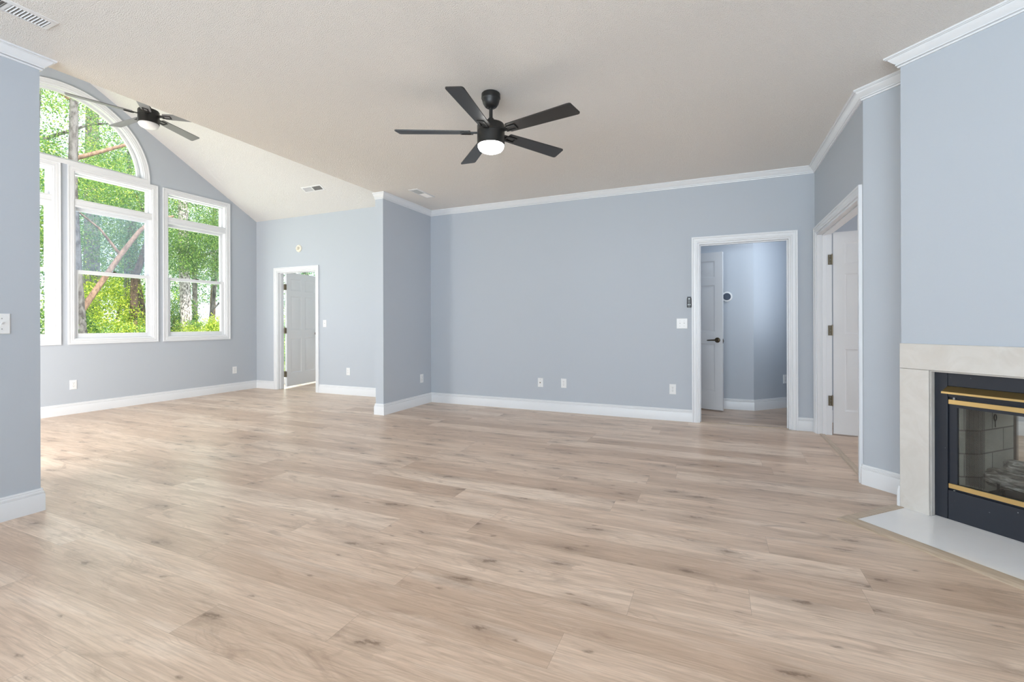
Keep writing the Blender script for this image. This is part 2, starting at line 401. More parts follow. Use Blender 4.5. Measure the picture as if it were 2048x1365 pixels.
# side room
struct(MB().box(1.075, 4.6, 6.25, 6.37, 0, CZ), 'wall_side_room', M_wall, 'far wall of the room through the right doorway', 'wall')
struct(polywall(rect(2.2, 6.37, 0, CZ), [rect(3.6, 5.6, .6, 2.3)], lambda a, b, h: (4.48 + h, a, b), 0, 0.12), 'wall_side_east', M_wall, 'outer wall of the side room', 'wall')
struct(MB().box(2.75, 4.6, 2.2, 2.32, 0, CZ), 'wall_side_south', M_wall, 'near wall of the side room', 'wall')
# porch room behind the open door: glazed to the west
struct(polywall([(-7.5, 0), (-3.83, 0), (-3.83, 2.5), (-7.5, 2.5)], [rect(-5.4, -4.2, .9, 2.2)], lambda a, b, h: (a, 8.2 + h, b), 0, .12).box(-3.95, -3.83, YV + .12, 8.2, 0, 2.5), 'wall_porch_far', M_wall, 'porch wall beyond the open door', 'wall')
struct(MB().box(-7.62, -3.83, YV + .12, 8.4, 2.5, 2.56), 'ceiling_porch', M_white, 'porch ceiling beyond the open door', 'ceiling')

# ------------------------------------------------------------------ baseboards and crowns
BBP = [(0, 0), (0.016, 0), (0.016, 0.100), (0.0145, 0.104), (0.011, 0.1055), (0.0125, 0.108), (0.0125, 0.118), (0.008, 0.121), (0.0075, 0.126), (0.0095, 0.130), (0.007, 0.137), (0.004, 0.138), (0, 0.138)]
def base(name, path, label, side=1):
    return struct(MB().sweep(path, BBP, XY, side), name, M_white, label, 'baseboard')
base('baseboard_left', [(XL, -3.55), (XL, 1.423), (-3.87, 1.423), (-3.87, YS + .02)], 'white baseboard on the near left wall and its end', -1)
base('baseboard_window', [(-3.9, YS), (XW, YS), (XW, YV), (D1[0] - CW, YV)], 'white baseboard under the tall windows', -1)
base('baseboard_porch', [(D1[1] + CW, YV), (-3.90, YV)], 'white baseboard right of the porch door', -1)
base('baseboard_wing', [(-3.875, YV - .02), (-3.875, 4.60), (XL, 4.60), (XL, YB), (D2[0] - CW, YB)], 'white baseboard around the wing wall and along the back wall', -1)
base('baseboard_corner', [(D2[1] + CW, YB), (XR, YB)], 'short white baseboard between the two doorways', -1)
base('baseboard_right', [(XR, D3[0] - CW), (XR, 3.94), (1.2025, 3.6875), (FP[0] - .0124, FP[1] - .0124)], 'white baseboard beside the fireplace', -1)
base('baseboard_hall', [(-0.73, 6.69), (0.456, 6.69), (0.95, 7.184)], 'white baseboard along the hall wall', -1)
base('baseboard_side_room', [(1.09, 6.25), (4.4, 6.25)], 'white baseboard of the side room', -1)
CRP = [(0, CZ), (0, 2.678), (0.010, 2.678), (0.0115, 2.686), (0.007, 2.688), (0.009, 2.690), (0.018, 2.692), (0.019, 2.697), (0.015, 2.699), (0.020, 2.703), (0.028, 2.711), (0.037, 2.721), (0.044, 2.731), (0.046, 2.735), (0.054, 2.735), (0.055, 2.738), (0.060, 2.740), (0.060, CZ)]
def crown(name, path, label, side=-1):
    return struct(MB().sweep(path, CRP, XY, side), name, M_white, label, 'crown moulding')
crown('trim_1', [(XL, -3.55), (XL, 1.423), (-3.835, 1.423)], 'white crown moulding on the near left wall')
crown('trim_2', [(-3.875, 4.60), (XL, 4.60), (XL, YB), (XR, YB), (XR, 3.94), (1.2025, 3.6875)], 'white crown moulding along the wing, back and right walls')
def fl(u, v): return (FP[0] + (u + v) * S2, FP[1] + (v - u) * S2)
crown('trim_3', [fl(0, 0.233), fl(0, 0), fl(FW, 0), fl(FW, 0.233)], 'white crown moulding on the fireplace wall')

# ------------------------------------------------------------------ casings, doors
CSP = [(0, 0), (0, 0.009), (0.005, 0.013), (0.015, 0.013), (0.017, 0.010), (0.021, 0.0145), (0.034, 0.016), (0.045, 0.016), (0.047, 0.013), (0.052, 0.020), (0.058, 0.022), (0.065, 0.021), (0.065, 0)]
def casing(path, mp, side, closed=False): return MB().sweep(path, CSP, mp, side, closed)
def panel_face(mb, W, H, panels, y, sgn):
    """one face of a panel door at plane y: field with moulded recesses"""
    fr = [rect(a0, a1, b0, b1) for a0, a1, b0, b1 in panels]
    loops = [rect(0, W, 0, H)] + fr
    flat = [p for l in loops for p in l]
    tris = tessellate_polygon([[Vector((p[0], p[1], 0)) for p in l] for l in loops])
    mb.add([(a, y, b) for a, b in flat], [tuple(t) for t in tris])
    for a0, a1, b0, b1 in panels:
        rings = [(0, 0), (0.012, 0.007), (0.022, 0.007), (0.045, 0.002)]
        vs = []
        for d, dep in rings:
            vs += [(p[0], y - sgn * dep, p[1]) for p in rect(a0 + d, a1 - d, b0 + d, b1 - d)]
        fs = []
        for r in range(len(rings) - 1):
            for i in range(4): a, b = r * 4 + i, r * 4 + (i + 1) % 4; fs.append((a, b, b + 4, a + 4))
        fs.append(tuple(range((len(rings) - 1) * 4, len(rings) * 4)))
        mb.add(vs, fs)
def door_leaf(W, H=2.02, T=0.035):
    """six panel door, hinge edge at x=0, thickness 0..T in y"""
    mb = MB(); st = 0.105 if W > .8 else 0.095; mid = 0.10; pw = (W - 2 * st - mid) / 2
    P = []
    for a0 in (st, st + pw + mid):
        for b0, b1 in ((0.23, 0.85), (1.00, 1.60), (1.70, 1.91)): P.append((a0, a0 + pw, b0, b1))
    panel_face(mb, W, H, P, 0.0, -1); panel_face(mb, W, H, P, T, 1)
    mb.add([(0, 0, 0), (W, 0, 0), (W, T, 0), (0, T, 0), (0, 0, H), (W, 0, H), (W, T, H), (0, T, H)], [(0, 1, 2, 3), (4, 5, 6, 7), (0, 3, 7, 4), (1, 2, 6, 5)])
    return mb
def hinge(parent, loc, wid=0.032, ang=0, name='hinge', span=1):
    """butt hinge: leaf plate(s) with screws and a knuckle"""
    mb = MB().box(-wid, 0, -0.0025, 0.0, -0.05, 0.05)
    if span == 2: mb.box(0, wid, -0.0025, 0.0, -0.05, 0.05)
    mb.lathe([(0.006, -0.052), (0.006, 0.052)], 12, (0, -0.006, 0)); mb.lathe([(0.003, 0.052), (0.0045, 0.055), (0.002, 0.060)], 10, (0, -0.006, 0))
    h = mb.build(name, M_satin, parent, bevel=0.0008); h.location = loc; h.rotation_euler = (0, 0, ang)
    for xs in ([-wid * .55] + ([wid * .55] if span == 2 else [])):
        for z in (-0.035, 0.0, 0.035): MB().lathe([(0.0038, 0), (0.003, 0.0012)], 10, (xs + (0.006 if z == 0 else 0), -0.0026 - 0.0012, z), 'y').build('screw', M_grey, h)
    return h
def lever(parent, x, z, y, sgn, direction):
    """lever handle on face y, pointing in direction"""
    mb = MB().lathe([(0.033, 0), (0.033, 0.006), (0.028, 0.010), (0.014, 0.012), (0.012, 0.045), (0.010, 0.048)], 28, (0, 0, 0), 'y')
    pts = [(0, 0.042, 0), (direction * .02, 0.046, 0.001), (direction * .06, 0.046, 0.0), (direction * .105, 0.043, -0.003), (direction * .118, 0.038, -0.004)]
    mb.tube(pts, [0.010, 0.0095, 0.008, 0.007, 0.005], 12)
    if sgn < 0: mb.v = [(a, -b, c) for a, b, c in mb.v]
    o = mb.build('lever_handle', M_bronze, parent); o.location = (x, y, z); return o
def knob(parent, x, z, y, sgn):
    mb = MB().lathe([(0.031, 0), (0.031, 0.005), (0.026, 0.009), (0.012, 0.011), (0.011, 0.030), (0.020, 0.036), (0.0265, 0.046), (0.0265, 0.055), (0.020, 0.063), (0.008, 0.066)], 28, (0, 0, 0), 'y')
    if sgn < 0: mb.v = [(a, -b, c) for a, b, c in mb.v]
    o = mb.build('door_knob', M_bronze, parent); o.location = (x, y, z); return o

def door_frame(name, a0, a1, mp, depth, label, floorpath=True):
    r = thing(name, label=label, cat='door', kind='structure')
    casing([(a0, 0), (a0, DH), (a1, DH), (a1, 0)], mp, 1).build('casing', M_white, r)
    jb = MB(); q = 0.018
    def bx(x0, x1, z0, z1, t0, t1):
        vs = [mp(a, b, h) for h in (t0, t1) for b in (z0, z1) for a in (x0, x1)]
        jb.add(vs, [(0, 2, 3, 1), (4, 5, 7, 6), (0, 1, 5, 4), (2, 6, 7, 3), (0, 4, 6, 2), (1, 3, 7, 5)])
    bx(a0, a0 + q, 0, DH, -depth, 0.001); bx(a1 - q, a1, 0, DH, -depth, 0.001); bx(a0 + q, a1 - q, DH - q, DH, -depth, 0.001)
    s0, s1 = -depth * .35, -depth * .62     # door stop
    bx(a0 + q, a0 + q + .011, 0, DH - q, s1, s0); bx(a1 - q - .011, a1 - q, 0, DH - q, s1, s0); bx(a0 + q + .011, a1 - q - .011, DH - q - .011, DH - q, s1, s0)
    jb.build('jamb', M_white, r, bevel=0.0015)
    return r
# mp for casings: height = out of the wall (towards the room)
r1 = door_frame('door_1', D1[0], D1[1], lambda a, b, h: (a, YV - h, b), 0.12, 'white six-panel porch door standing ajar in the bright far wall')
r2 = door_frame('door_2', D2[0], D2[1], lambda a, b, h: (a, YB - h, b), 0.12, 'white cased doorway in the back wall leading to the hall')
r3 = door_frame('door_3', D3[0], D3[1], lambda a, b, h: (XR - h, a, b), 0.125, 'white cased wide doorway in the right wall with its door open')
# door 1 leaf: swings out to the porch
l1 = door_leaf(0.87).build('door_leaf', M_door, r1); l1.location = (-6.893, 5.858, 0.028); a1 = math.atan2(0.88, -0.165); l1.rotation_euler = (0, 0, a1)
knob(l1, 0.80, 0.92, 0.0, -1); knob(l1, 0.80, 0.92, 0.035, 1)
for z in (0.25, 1.015, 1.78): hinge(r1, (-6.913, 5.838, z), 0.042, 0.0, span=2)
# door 3 leaf: swings into the side room
l3 = door_leaf(0.745).build('door_leaf', M_door, r3); l3.location = (1.088, 5.545, 0.014); l3.rotation_euler = (0, 0, math.radians(-7))
for z in (0.345, 1.05, 1.76): hinge(r3, (1.076, 5.530, z), 0.034, 0.0)
# hall door: hinged on the hall's end wall
r4 = thing('door_4', label='white six-panel hall door with bronze lever, seen through the back doorway', cat='door', kind='structure')
l4 = door_leaf(0.745).build('door_leaf', M_door, r4); L4 = Vector((-0.623, 6.655, 0.014)); l4.location = L4
a4 = math.atan2(6.435 - 6.655, 0.107 + 0.623); l4.rotation_euler = (0, 0, a4)
lever(l4, 0.745 - 0.062, 0.895, 0.0, -1, -1)
MB().box(0.7448, 0.7465, 0.006, 0.029, 0.855, 0.912).lathe([(0.008, 0), (0.007, 0.008)], 12, (0.746, 0.0175, 0.884), 'x').build('latch', M_bronze, l4)

# thresholds
struct(MB().sweep([(0.992, D3[0]), (0.992, D3[1])], [(-0.026, 0), (-0.018, 0.007), (0.018, 0.007), (0.026, 0)], XY), 'trim_4', M_strip_y, 'oak threshold strip in the right doorway', 'threshold')
struct(MB().sweep([(D2[0] + .018, 5.672), (D2[1] - .018, 5.672)], [(-0.010, 0), (-0.008, 0.004), (0.008, 0.004), (0.010, 0)], XY), 'trim_5', M_strip_x, 'thin oak strip across the hall doorway', 'threshold')
struct(MB().sweep([(D1[0] + .018, 5.715), (D1[1] - .018, 5.715)], [(-0.012, 0), (-0.010, 0.004), (0.010, 0.004), (0.012, 0)], XY), 'trim_6', M_strip_x, 'thin strip across the porch doorway', 'threshold')

# ------------------------------------------------------------------ windows
def ring(a0, a1, b0, b1, w_, t0, t1, mp=WM, wb=None, wt=None):
    """rectangular frame with member width w_, between depths t0..t1 (into the wall)"""
    wb = wb or w_; wt = wt or w_
    m = MB()
    def bx(x0, x1, z0, z1):
        vs = [mp(a, b, h) for h in (t0, t1) for b in (z0, z1) for a in (x0, x1)]
        m.add(vs, [(0, 2, 3, 1), (4, 5, 7, 6), (0, 1, 5, 4), (2, 6, 7, 3), (0, 4, 6, 2), (1, 3, 7, 5)])
    bx(a0, a0 + w_, b0, b1); bx(a1 - w_, a1, b0, b1); bx(a0 + w_, a1 - w_, b0, b0 + wb); bx(a0 + w_, a1 - w_, b1 - wt, b1)
    return m
def pane(a0, a1, b0, b1, t, mp=WM):
    m = MB(); m.add([mp(a, b, h) for h in (t, t + .004) for b in (b0, b1) for a in (a0, a1)], [(0, 2, 3, 1), (4, 5, 7, 6), (0, 1, 5, 4), (2, 6, 7, 3), (0, 4, 6, 2), (1, 3, 7, 5)]); return m
WLAB = ['white framed tall window nearest the porch door', 'white framed tall window under the right half of the arch', 'white framed tall window partly hidden by the near left wall', 'white framed tall window farthest left, hidden behind the left wall']
CM = lambda a, b, h: (XW + h, a, b)
for i, (a, b) in enumerate(WIN):
    r = thing('window_%d' % (i + 1), label=WLAB[i], cat='window', kind='structure')
    A0, A1, Z0, Z1 = a + CW, b - CW, WZ0 + CW, WZ1 - CW
    casing([(A0, Z0), (A0, Z1), (A1, Z1), (A1, Z0)], CM, 1, True).build('casing', M_white, r)
    ring(A0, A1, Z0, Z1, 0.012, -0.001, 0.15).build('jamb', M_white, r)
    # transom bar between upper light and the double-hung
    tb = ring(A0 + .012, A1 - .012, 2.635, 2.735, 0.03, 0.012, 0.14)
    tb.sweep([(A0 + .012, 2.685), (A1 - .012, 2.685)], [(-0.050, 0), (-0.050, 0.012), (-0.028, 0.016), (-0.022, 0.010), (0.022, 0.010), (0.028, 0.016), (0.050, 0.012), (0.050, 0)], lambda p, q, h: (XW - 0.013 + h, p, q)).build('transom_bar', M_white, r)
    pane(A0 + .012, A1 - .012, 2.735, Z1 - .012, 0.075).build('transom_glass', M_glass, r)
    ring(A0 + .012, A1 - .012, 2.735, Z1 - .012, 0.014, 0.07, 0.14).build('transom_frame', M_white, r)
    up = ring(A0 + .012, A1 - .012, 1.79, 2.635, 0.038, 0.075, 0.105, wb=0.03).build('upper_sash', M_white, r, bevel=0.002)
    pane(A0 + .05, A1 - .05, 1.82, 2.597, 0.088).build('glass', M_haze if i == 1 else M_glass, up)
    lo = ring(A0 + .012, A1 - .012, Z0 + .012, 1.835, 0.046, 0.035, 0.065, wb=0.060, wt=0.042).build('lower_sash', M_white, r, bevel=0.002)
    pane(A0 + .058, A1 - .058, Z0 + .072, 1.793, 0.048).build('glass', M_glass, lo)
    mid = (A0 + A1) / 2
    MB().box(XW - 0.036, XW - 0.030, mid - .03, mid + .03, 1.835, 1.842).box(XW - .05, XW - .034, mid - .012, mid + .012, 1.835, 1.853).build('sash_lock', M_bronze, r)
# arched window
r = thing('window_5', label='white half-round arched window above the middle tall windows', cat='window', kind='structure')
path = [(RY + (AR - CW) * math.cos(PI - i * PI / 40), WZ1 + 0.045 + (AR - CW) * math.sin(PI - i * PI / 40)) for i in range(41)]
path = [(path[0][0], WZ1 - 0.02)] + path + [(path[-1][0], WZ1 - 0.02)]
casing(path, CM, 1).build('casing', M_white, r)
MB().box(XW, XW + .020, RY - AR + .01, RY + AR - .01, WZ1 - 0.004, WZ1 + 0.052).build('bottom_casing', M_white, r, bevel=0.004)
arc = lambda R, n=41: [(RY + R * math.cos(i * PI / (n - 1)), WZ1 + 0.045 + R * math.sin(i * PI / (n - 1))) for i in range(n)]
R0 = AR - CW
MB().sweep(arc(R0), [(0, 0), (0.012, 0), (0.012, 0.15), (0, 0.15)], WM, 1, True).build('jamb', M_white, r)
MB().sweep([(p[0], p[1] + .012) for p in arc(R0 - .024)], [(0, 0.06), (0.030, 0.06), (0.030, 0.10), (0, 0.10)], WM, 1, True).build('sash', M_white, r)
g = arc(R0 - .05); g = [(p[0], p[1] + .03) for p in g]
polywall(g, [], WM, 0.078, 0.082).build('glass', M_glass, r)

# porch glazing (west side of the porch)
r = thing('window_6', label='white framed porch glazing behind the open porch door', cat='window', kind='structure')
PM = lambda a, b, h: (-7.42 - h, a, b)
f6 = ring(5.83, 8.19, 0, 2.46, 0.05, 0, 0.06, PM, wb=0.12)
for y in (6.6, 7.4): f6.box(-7.48, -7.42, y - .03, y + .03, 0.12, 2.41)
f6.build('frame', M_white, r)
for a, b in ((5.88, 6.57), (6.63, 7.37), (7.43, 8.14)): pane(a, b, 0.12, 2.41, 0.028, PM).build('glass', M_glass, r)
# rear glazing
for nm, (a, b), y, lab in (('window_7', (-3.2, -1.0), -3.66, 'left rear window behind the viewer'), ('window_8', (-0.6, 1.6), -3.66, 'right rear window behind the viewer')):
    r = thing(nm, label=lab, cat='window', kind='structure')
    mp = lambda p, q, h, y=y: (p, y - h, q)
    ring(a, b, .5, 2.3, .05, 0, .05, mp).box((a + b) / 2 - .02, (a + b) / 2 + .02, y - .05, y, .55, 2.25).build('frame', M_white, r)
    pane(a + .05, b - .05, .55, 2.25, .02, mp).build('glass', M_glass, r)

# ------------------------------------------------------------------ ceiling fans
def make_fan(zb, ztop, theta, lens, M_blade=M_blade):
    """fan around local origin; zb blade height, ztop mounting height"""
    r = thing('ceiling_fan')
    MB().lathe([(0.060, ztop), (0.066, ztop - .006), (0.067, ztop - .036), (0.062, ztop - .042), (0.061, ztop - .050), (0.055, ztop - .072), (0.042, ztop - .093), (0.034, ztop - .099), (0.024, ztop - .100), (0.020, ztop - .104)], 40).build('canopy', M_black, r)
    MB().lathe([(0.0125, zb + 0.09), (0.0125, ztop - .08)], 16).build('downrod', M_black, r)
    MB().lathe([(0.018, zb + .100), (0.022, zb + .094), (0.024, zb + .082), (0.040, zb + .066), (0.078, zb + .060), (0.092, zb + .055), (0.097, zb + .046), (0.097, zb + .005), (0.0955, zb + .003), (0.0955, zb + .001), (0.097, zb - .001), (0.097, zb - .086), (0.093, zb - .090)], 56).build('motor_housing', M_black, r)
    MB().lathe([(0.092, zb - .086), (0.0915, zb - .095), (0.088, zb - .110), (0.077, zb - .124), (0.055, zb - .135), (0.028, zb - .141), (0.004, zb - .142)], 48).build('light_lens', lens, r)
    R = 0.655; pit = math.radians(11)
    for k in range(5):
        a = theta + k * 2 * PI / 5
        # blade outline (radial, chord)
        out = [(0.150, -0.046), (0.30, -0.052), (0.50, -0.058), (R - .028, -0.062), (R - .012, -0.060), (R - .004, -0.053),
               (R + .010, 0.050), (R + .004, 0.060), (R - .008, 0.063), (0.50, 0.058), (0.30, 0.052), (0.150, 0.046), (0.143, 0.038), (0.143, -0.038)]
        mb = MB().prism(out, -0.004, 0.004)
        mb.v = [(x, y * math.cos(pit) + z * math.sin(pit), -y * math.sin(pit) * 1.0 + z * math.cos(pit)) for x, y, z in mb.v]
        b = mb.build('blade', M_blade, r, bevel=0.0015); b.location = (0, 0, zb); b.rotation_euler = (0, 0, a)
        # bracket: arm and open rectangular loop under the blade
        br = MB().box(0.085, 0.150, -0.020, 0.020, -0.006, 0.002)
        z0, z1 = -0.011, -0.0045
        br.box(0.125, 0.215, -0.027, -0.018, z0, z1).box(0.125, 0.215, 0.018, 0.027, z0, z1).box(0.206, 0.215, -0.018, 0.018, z0, z1).box(0.125, 0.140, -0.018, 0.018, z0, z1)
        br.v = [(x, y * math.cos(pit) + z * math.sin(pit), -y * math.sin(pit) + z * math.cos(pit)) for x, y, z in br.v]
        br.build('blade_bracket', M_black, b, bevel=0.001)
    return r
M_lens_on = mat('lit_fan_lens', (0.95, 0.95, 0.93), 0.4, emit=(1.0, 0.98, 0.95), es=48.0)
M_lens_off = mat('frosted_fan_lens', (0.80, 0.80, 0.80), 0.35)
f1 = make_fan(2.4744, CZ, math.radians(-154.6), M_lens_on); f1.location = (-1.440, 2.925, 0)
tag(f1, 'black five-blade ceiling fan with glowing round light on the flat ceiling', 'ceiling fan')
f2 = make_fan(3.408, RZ - 0.0, math.radians(-108.4), M_lens_off, mat('sheen_grey_fan_blade', (0.17, 0.17, 0.178), 0.40, spec=0.6)); f2.location = (-5.647, 3.03, 0)  # window sheen on these black blades is put into a lighter grey colour
tag(f2, 'black five-blade ceiling fan with unlit white lens in the vaulted room', 'ceiling fan')

# ------------------------------------------------------------------ ceiling registers
def register(L=0.40, W=0.135):
    """two-way register, long side along y, hanging below z=0"""
    r = thing('ceiling_vent')
    m = MB(); e = 0.022
    prof = [(0, 0), (0, -0.003), (e * .5, -0.007), (e, -0.007), (e, 0)]
    m.sweep([(-W / 2, -L / 2), (W / 2, -L / 2), (W / 2, L / 2), (-W / 2, L / 2)], prof, XY, 1, True)
    m.box(-W / 2 + e, W / 2 - e, -0.007, 0.007, -0.007, -0.001)
    m.build('frame', M_plate, r)
    MB().box(-W / 2 + e, W / 2 - e, -L / 2 + e, L / 2 - e, -0.001, 0.0).build('duct', M_duct, r)
    for h, sg in ((0, 1), (1, -1)):
        s = MB(); y0 = -L / 2 + e if h == 0 else 0.007; y1 = -0.007 if h == 0 else L / 2 - e; n = 11
        for i in range(n):
            y = y0 + (i + .5) * (y1 - y0) / n; d = 0.0026
            s.add([(x, y + q[0] * sg, q[1]) for x in (-W / 2 + e, W / 2 - e) for q in ((-d, -0.0085), (-d + .0012, -0.0085), (d, -0.0015), (d - .0012, -0.0015))],
                  [(0, 1, 5, 4), (1, 2, 6, 5), (2, 3, 7, 6), (3, 0, 4, 7), (0, 3, 2, 1), (4, 5, 6, 7)])
        s.build('louvers', M_plate, r)
    return r
v1 = register(0.36); v1.location = (-3.285, 1.118, CZ)
tag(v1, 'white louvered ceiling vent at the top left corner of the picture', 'vent')
v2 = copy_tree(v1); v2.location = (-3.325, 4.815, CZ); v2.scale = (1, 1.08, 1); v2['label'] = 'white louvered ceiling vent near the wing wall corner'
v3 = copy_tree(v1); sa = math.atan(SL); v3.rotation_euler = (Matrix.Rotation(-sa, 3, 'X') @ Matrix.Rotation(-PI / 2, 3, 'Z')).to_euler()
v3.location = (-5.61, 5.245, EZ + SL * (YV - 5.245)); v3['label'] = 'white louvered vent on the sloped vault ceiling'; v3.scale = (0.85, 1.12, 1)

# ------------------------------------------------------------------ wall plates
def plate_box(w_, h_, t=0.006):
    m = MB(); m.sweep([(-w_ / 2, -h_ / 2), (w_ / 2, -h_ / 2), (w_ / 2, h_ / 2), (-w_ / 2, h_ / 2)], [(0, 0), (0, t * .55), (0.004, t), (0.004, 0)], lambda a, b, h: (a, -h, b), 1, True)
    m.box(-w_ / 2 + .004, w_ / 2 - .004, -t, 0, -h_ / 2 + .004, h_ / 2 - .004); return m
def outlet_proto():
    r = thing('wall_outlet'); plate_box(0.072, 0.117).build('cover_plate', M_plate, r)
    for z in (-0.0195, 0.0195):
        s = MB().prism([(0.017 * math.cos(a), 0.0145 * math.sin(a) * 1.0) for a in [i * PI / 12 for i in range(24)]], 0, 0.002)
        s.v = [(x, -0.006 - h, y + z) for x, y, h in s.v]; so = s.build('socket', M_plate, r)
        sl = MB().box(-0.0075, -0.0052, -0.0086, -0.0075, z + .001, z + .009).box(0.0052, 0.0075, -0.0086, -0.0075, z + .0015, z + .008).lathe([(0.0026, 0), (0.0026, .0012)], 10, (0, -0.0086, z - .006), 'y')
        sl.build('slots', M_slot, so)
    MB().lathe([(0.003, 0), (0.0025, .0015)], 10, (0, -0.0072, 0), 'y').build('screw', M_grey, r)
    return r
def switch_proto(gangs):
    w_ = 0.072 + 0.046 * (gangs - 1); r = thing('light_switch'); plate_box(w_, 0.117).build('cover_plate', M_plate, r)
    for g_ in range(gangs):
        x = (g_ - (gangs - 1) / 2) * 0.046
        MB().box(x - .006, x + .006, -0.0075, -0.006, -0.0125, 0.0125).build('toggle_bezel', M_plate, r)
        t_ = MB().box(-.0042, .0042, -0.016, 0, -0.005, 0.005); a = math.radians(28)
        t_.v = [(p[0] + x, -0.006 + p[1] * math.cos(a) - p[2] * math.sin(a), -p[1] * math.sin(a) * 1.0 + p[2] * math.cos(a)) for p in t_.v]
        t_.build('toggle', M_plate, r, bevel=0.001)
        for z in (0.030, -0.030): MB().lathe([(0.003, 0), (0.0025, .0015)], 10, (x, -0.0072, z), 'y').build('screw', M_grey, r)
    return r
def coax_proto():
    r = thing('coax_plate'); plate_box(0.072, 0.117).build('cover_plate', M_plate, r)
    MB().lathe([(0.008, 0), (0.008, .003), (0.0047, .0035), (0.0047, 0.011), (0.001, .011)], 14, (0, -0.017, 0), 'y').build('coax_jack', M_satin, r)
    for z in (0.042, -0.042): MB().lathe([(0.003, 0), (0.0025, .0015)], 10, (0, -0.0072, z), 'y').build('screw', M_grey, r)
    return r
OG = 'white duplex outlets low on the walls'
spots = [((XW, 3.135, 0.369), PI / 2, 'white duplex outlet low under the middle tall window'),
         ((XW, 5.287, 0.355), PI / 2, 'white duplex outlet low near the corner right of the windows'),
         ((-5.35, YV, 0.371), 0, 'white duplex outlet low on the bright wall right of the porch door'),
         ((XL, 5.414, 0.364), PI / 2, 'white duplex outlet low on the side of the wing wall'),
         ((-1.760, YB, 0.367), 0, 'white duplex outlet low near the middle of the back wall'),
         ((-0.448, YB, 0.363), 0, 'white duplex outlet low beside the hall doorway')]
o0 = outlet_proto()
for i, (p, rz, lab) in enumerate(spots):
    o = o0 if i == 0 else copy_tree(o0)
    o.location = p; o.rotation_euler = (0, 0, rz); tag(o, lab, 'outlet', OG)
o = copy_tree(o0); o.location = (0.456 + 0.395, 6.69 + 0.395, 0.38); o.rotation_euler = (0, 0, PI / 4); tag(o, 'white duplex outlet on the angled hall wall through the doorway', 'outlet', OG)
cx_ = coax_proto(); cx_.location = (-2.074, YB, 0.362); tag(cx_, 'white cable wall plate with a single jack on the back wall', 'wall plate')
s2 = switch_proto(2); s2.location = (-0.344, YB, 1.123); tag(s2, 'white double light switch on the back wall beside the hall doorway', 'light switch')
s3 = copy_tree(s2); s3.location = (XL, 1.233, 1.137); s3.rotation_euler = (0, 0, PI / 2); tag(s3, 'white double light switch on the near left wall', 'light switch')
s1 = switch_proto(1); s1.location = (-5.842, YV, 1.137); tag(s1, 'white single light switch on the bright wall beside the porch door', 'light switch')

# fan remote in its cradle
rm = thing('fan_remote', (-0.267, YB, 1.368), label='small black fan remote in a wall cradle left of the hall doorway', cat='remote control')
M_rem = mat('black_plastic', (0.02, 0.023, 0.028), 0.35); M_btn = mat('grey_buttons', (0.62, 0.66, 0.68), 0.4)
MB().box(-.025, .025, -.010, 0, -.062, .045).build('cradle', M_rem, rm, bevel=0.004)
bd = MB().box(-.0205, .0205, -.018, -.010, -.060, .060).build('remote_body', M_rem, rm, bevel=0.003)
for bx_, bz_, br_ in ((0, .036, .008), (-.009, -.030, .0065), (.009, -.030, .0065)): MB().lathe([(br_, 0), (br_ - .001, .0015)], 18, (bx_, -.0195, bz_), 'y').build('button', M_btn, bd)
sm_ = MB()
for zz in (0.012, 0.0, -0.012):
    for xx in (-.010, .003): sm_.box(xx, xx + .007, -.0188, -.018, zz, zz + .003)
sm_.build('small_buttons', M_grey, bd)
# thermostat
th = thing('thermostat', (0.146, 6.69, 1.472), label='round white thermostat with dark face on the hall wall', cat='thermostat')
MB().lathe([(0.066, 0), (0.066, -.010), (0.062, -.018), (0.051, -.021), (0.002, -.021)], 40, (0, 0, 0), 'y').build('housing', M_plate, th)
MB().lathe([(0.047, -.0208), (0.044, -.024), (0.002, -.024)], 36, (0, 0, 0), 'y').build('display_face', mat('thermostat_face', (0.05, 0.07, 0.11), 0.6), th)
# round detector above the porch door
M_cream = mat('cream_plastic', (0.78, 0.74, 0.64), 0.4)
dt = thing('wall_detector', (-6.415, YV, 2.405), label='round cream wall sensor above the porch door', cat='sensor')
MB().lathe([(0.062, 0), (0.062, -.008), (0.054, -.016), (0.034, -.018), (0.030, -.012), (0.002, -.012)], 36, (0, 0, 0), 'y').build('round_base', M_cream, dt)
MB().lathe([(0.024, -.012), (0.024, -.040), (0.018, -.052), (0.008, -.057), (0.001, -.058)], 28, (0, 0, 0), 'y').build('sensor_dome', M_cream, dt)

# ------------------------------------------------------------------ fireplace (local: u, v into wall, z)
fp = thing('fireplace', (FP[0], FP[1], 0), ROT, label='see-through gas fireplace with cream stone surround, black steel front and brass trim', cat='fireplace')
UL, UR = 0.150, FW - 0.150
ZO = 0.852
lg = MB().box(0, 0.147, -0.018, -0.001, 0.012, ZO).box(0.138, 0.150, -0.001, 0.034, 0.012, ZO).build('surround_leg', M_stone, fp, bevel=0.002)
lg = MB().box(FW - 0.147, FW, -0.018, -0.001, 0.012, ZO).box(FW - 0.150, FW - 0.138, -0.001, 0.034, 0.012, ZO).build('surround_leg', M_stone, fp, bevel=0.002)
MB().box(0, FW, -0.018, -0.001, ZO + .0015, 1.003).box(0.150, FW - .150, -0.001, 0.034, ZO - .008, ZO).build('surround_lintel', M_stone, fp, bevel=0.002)
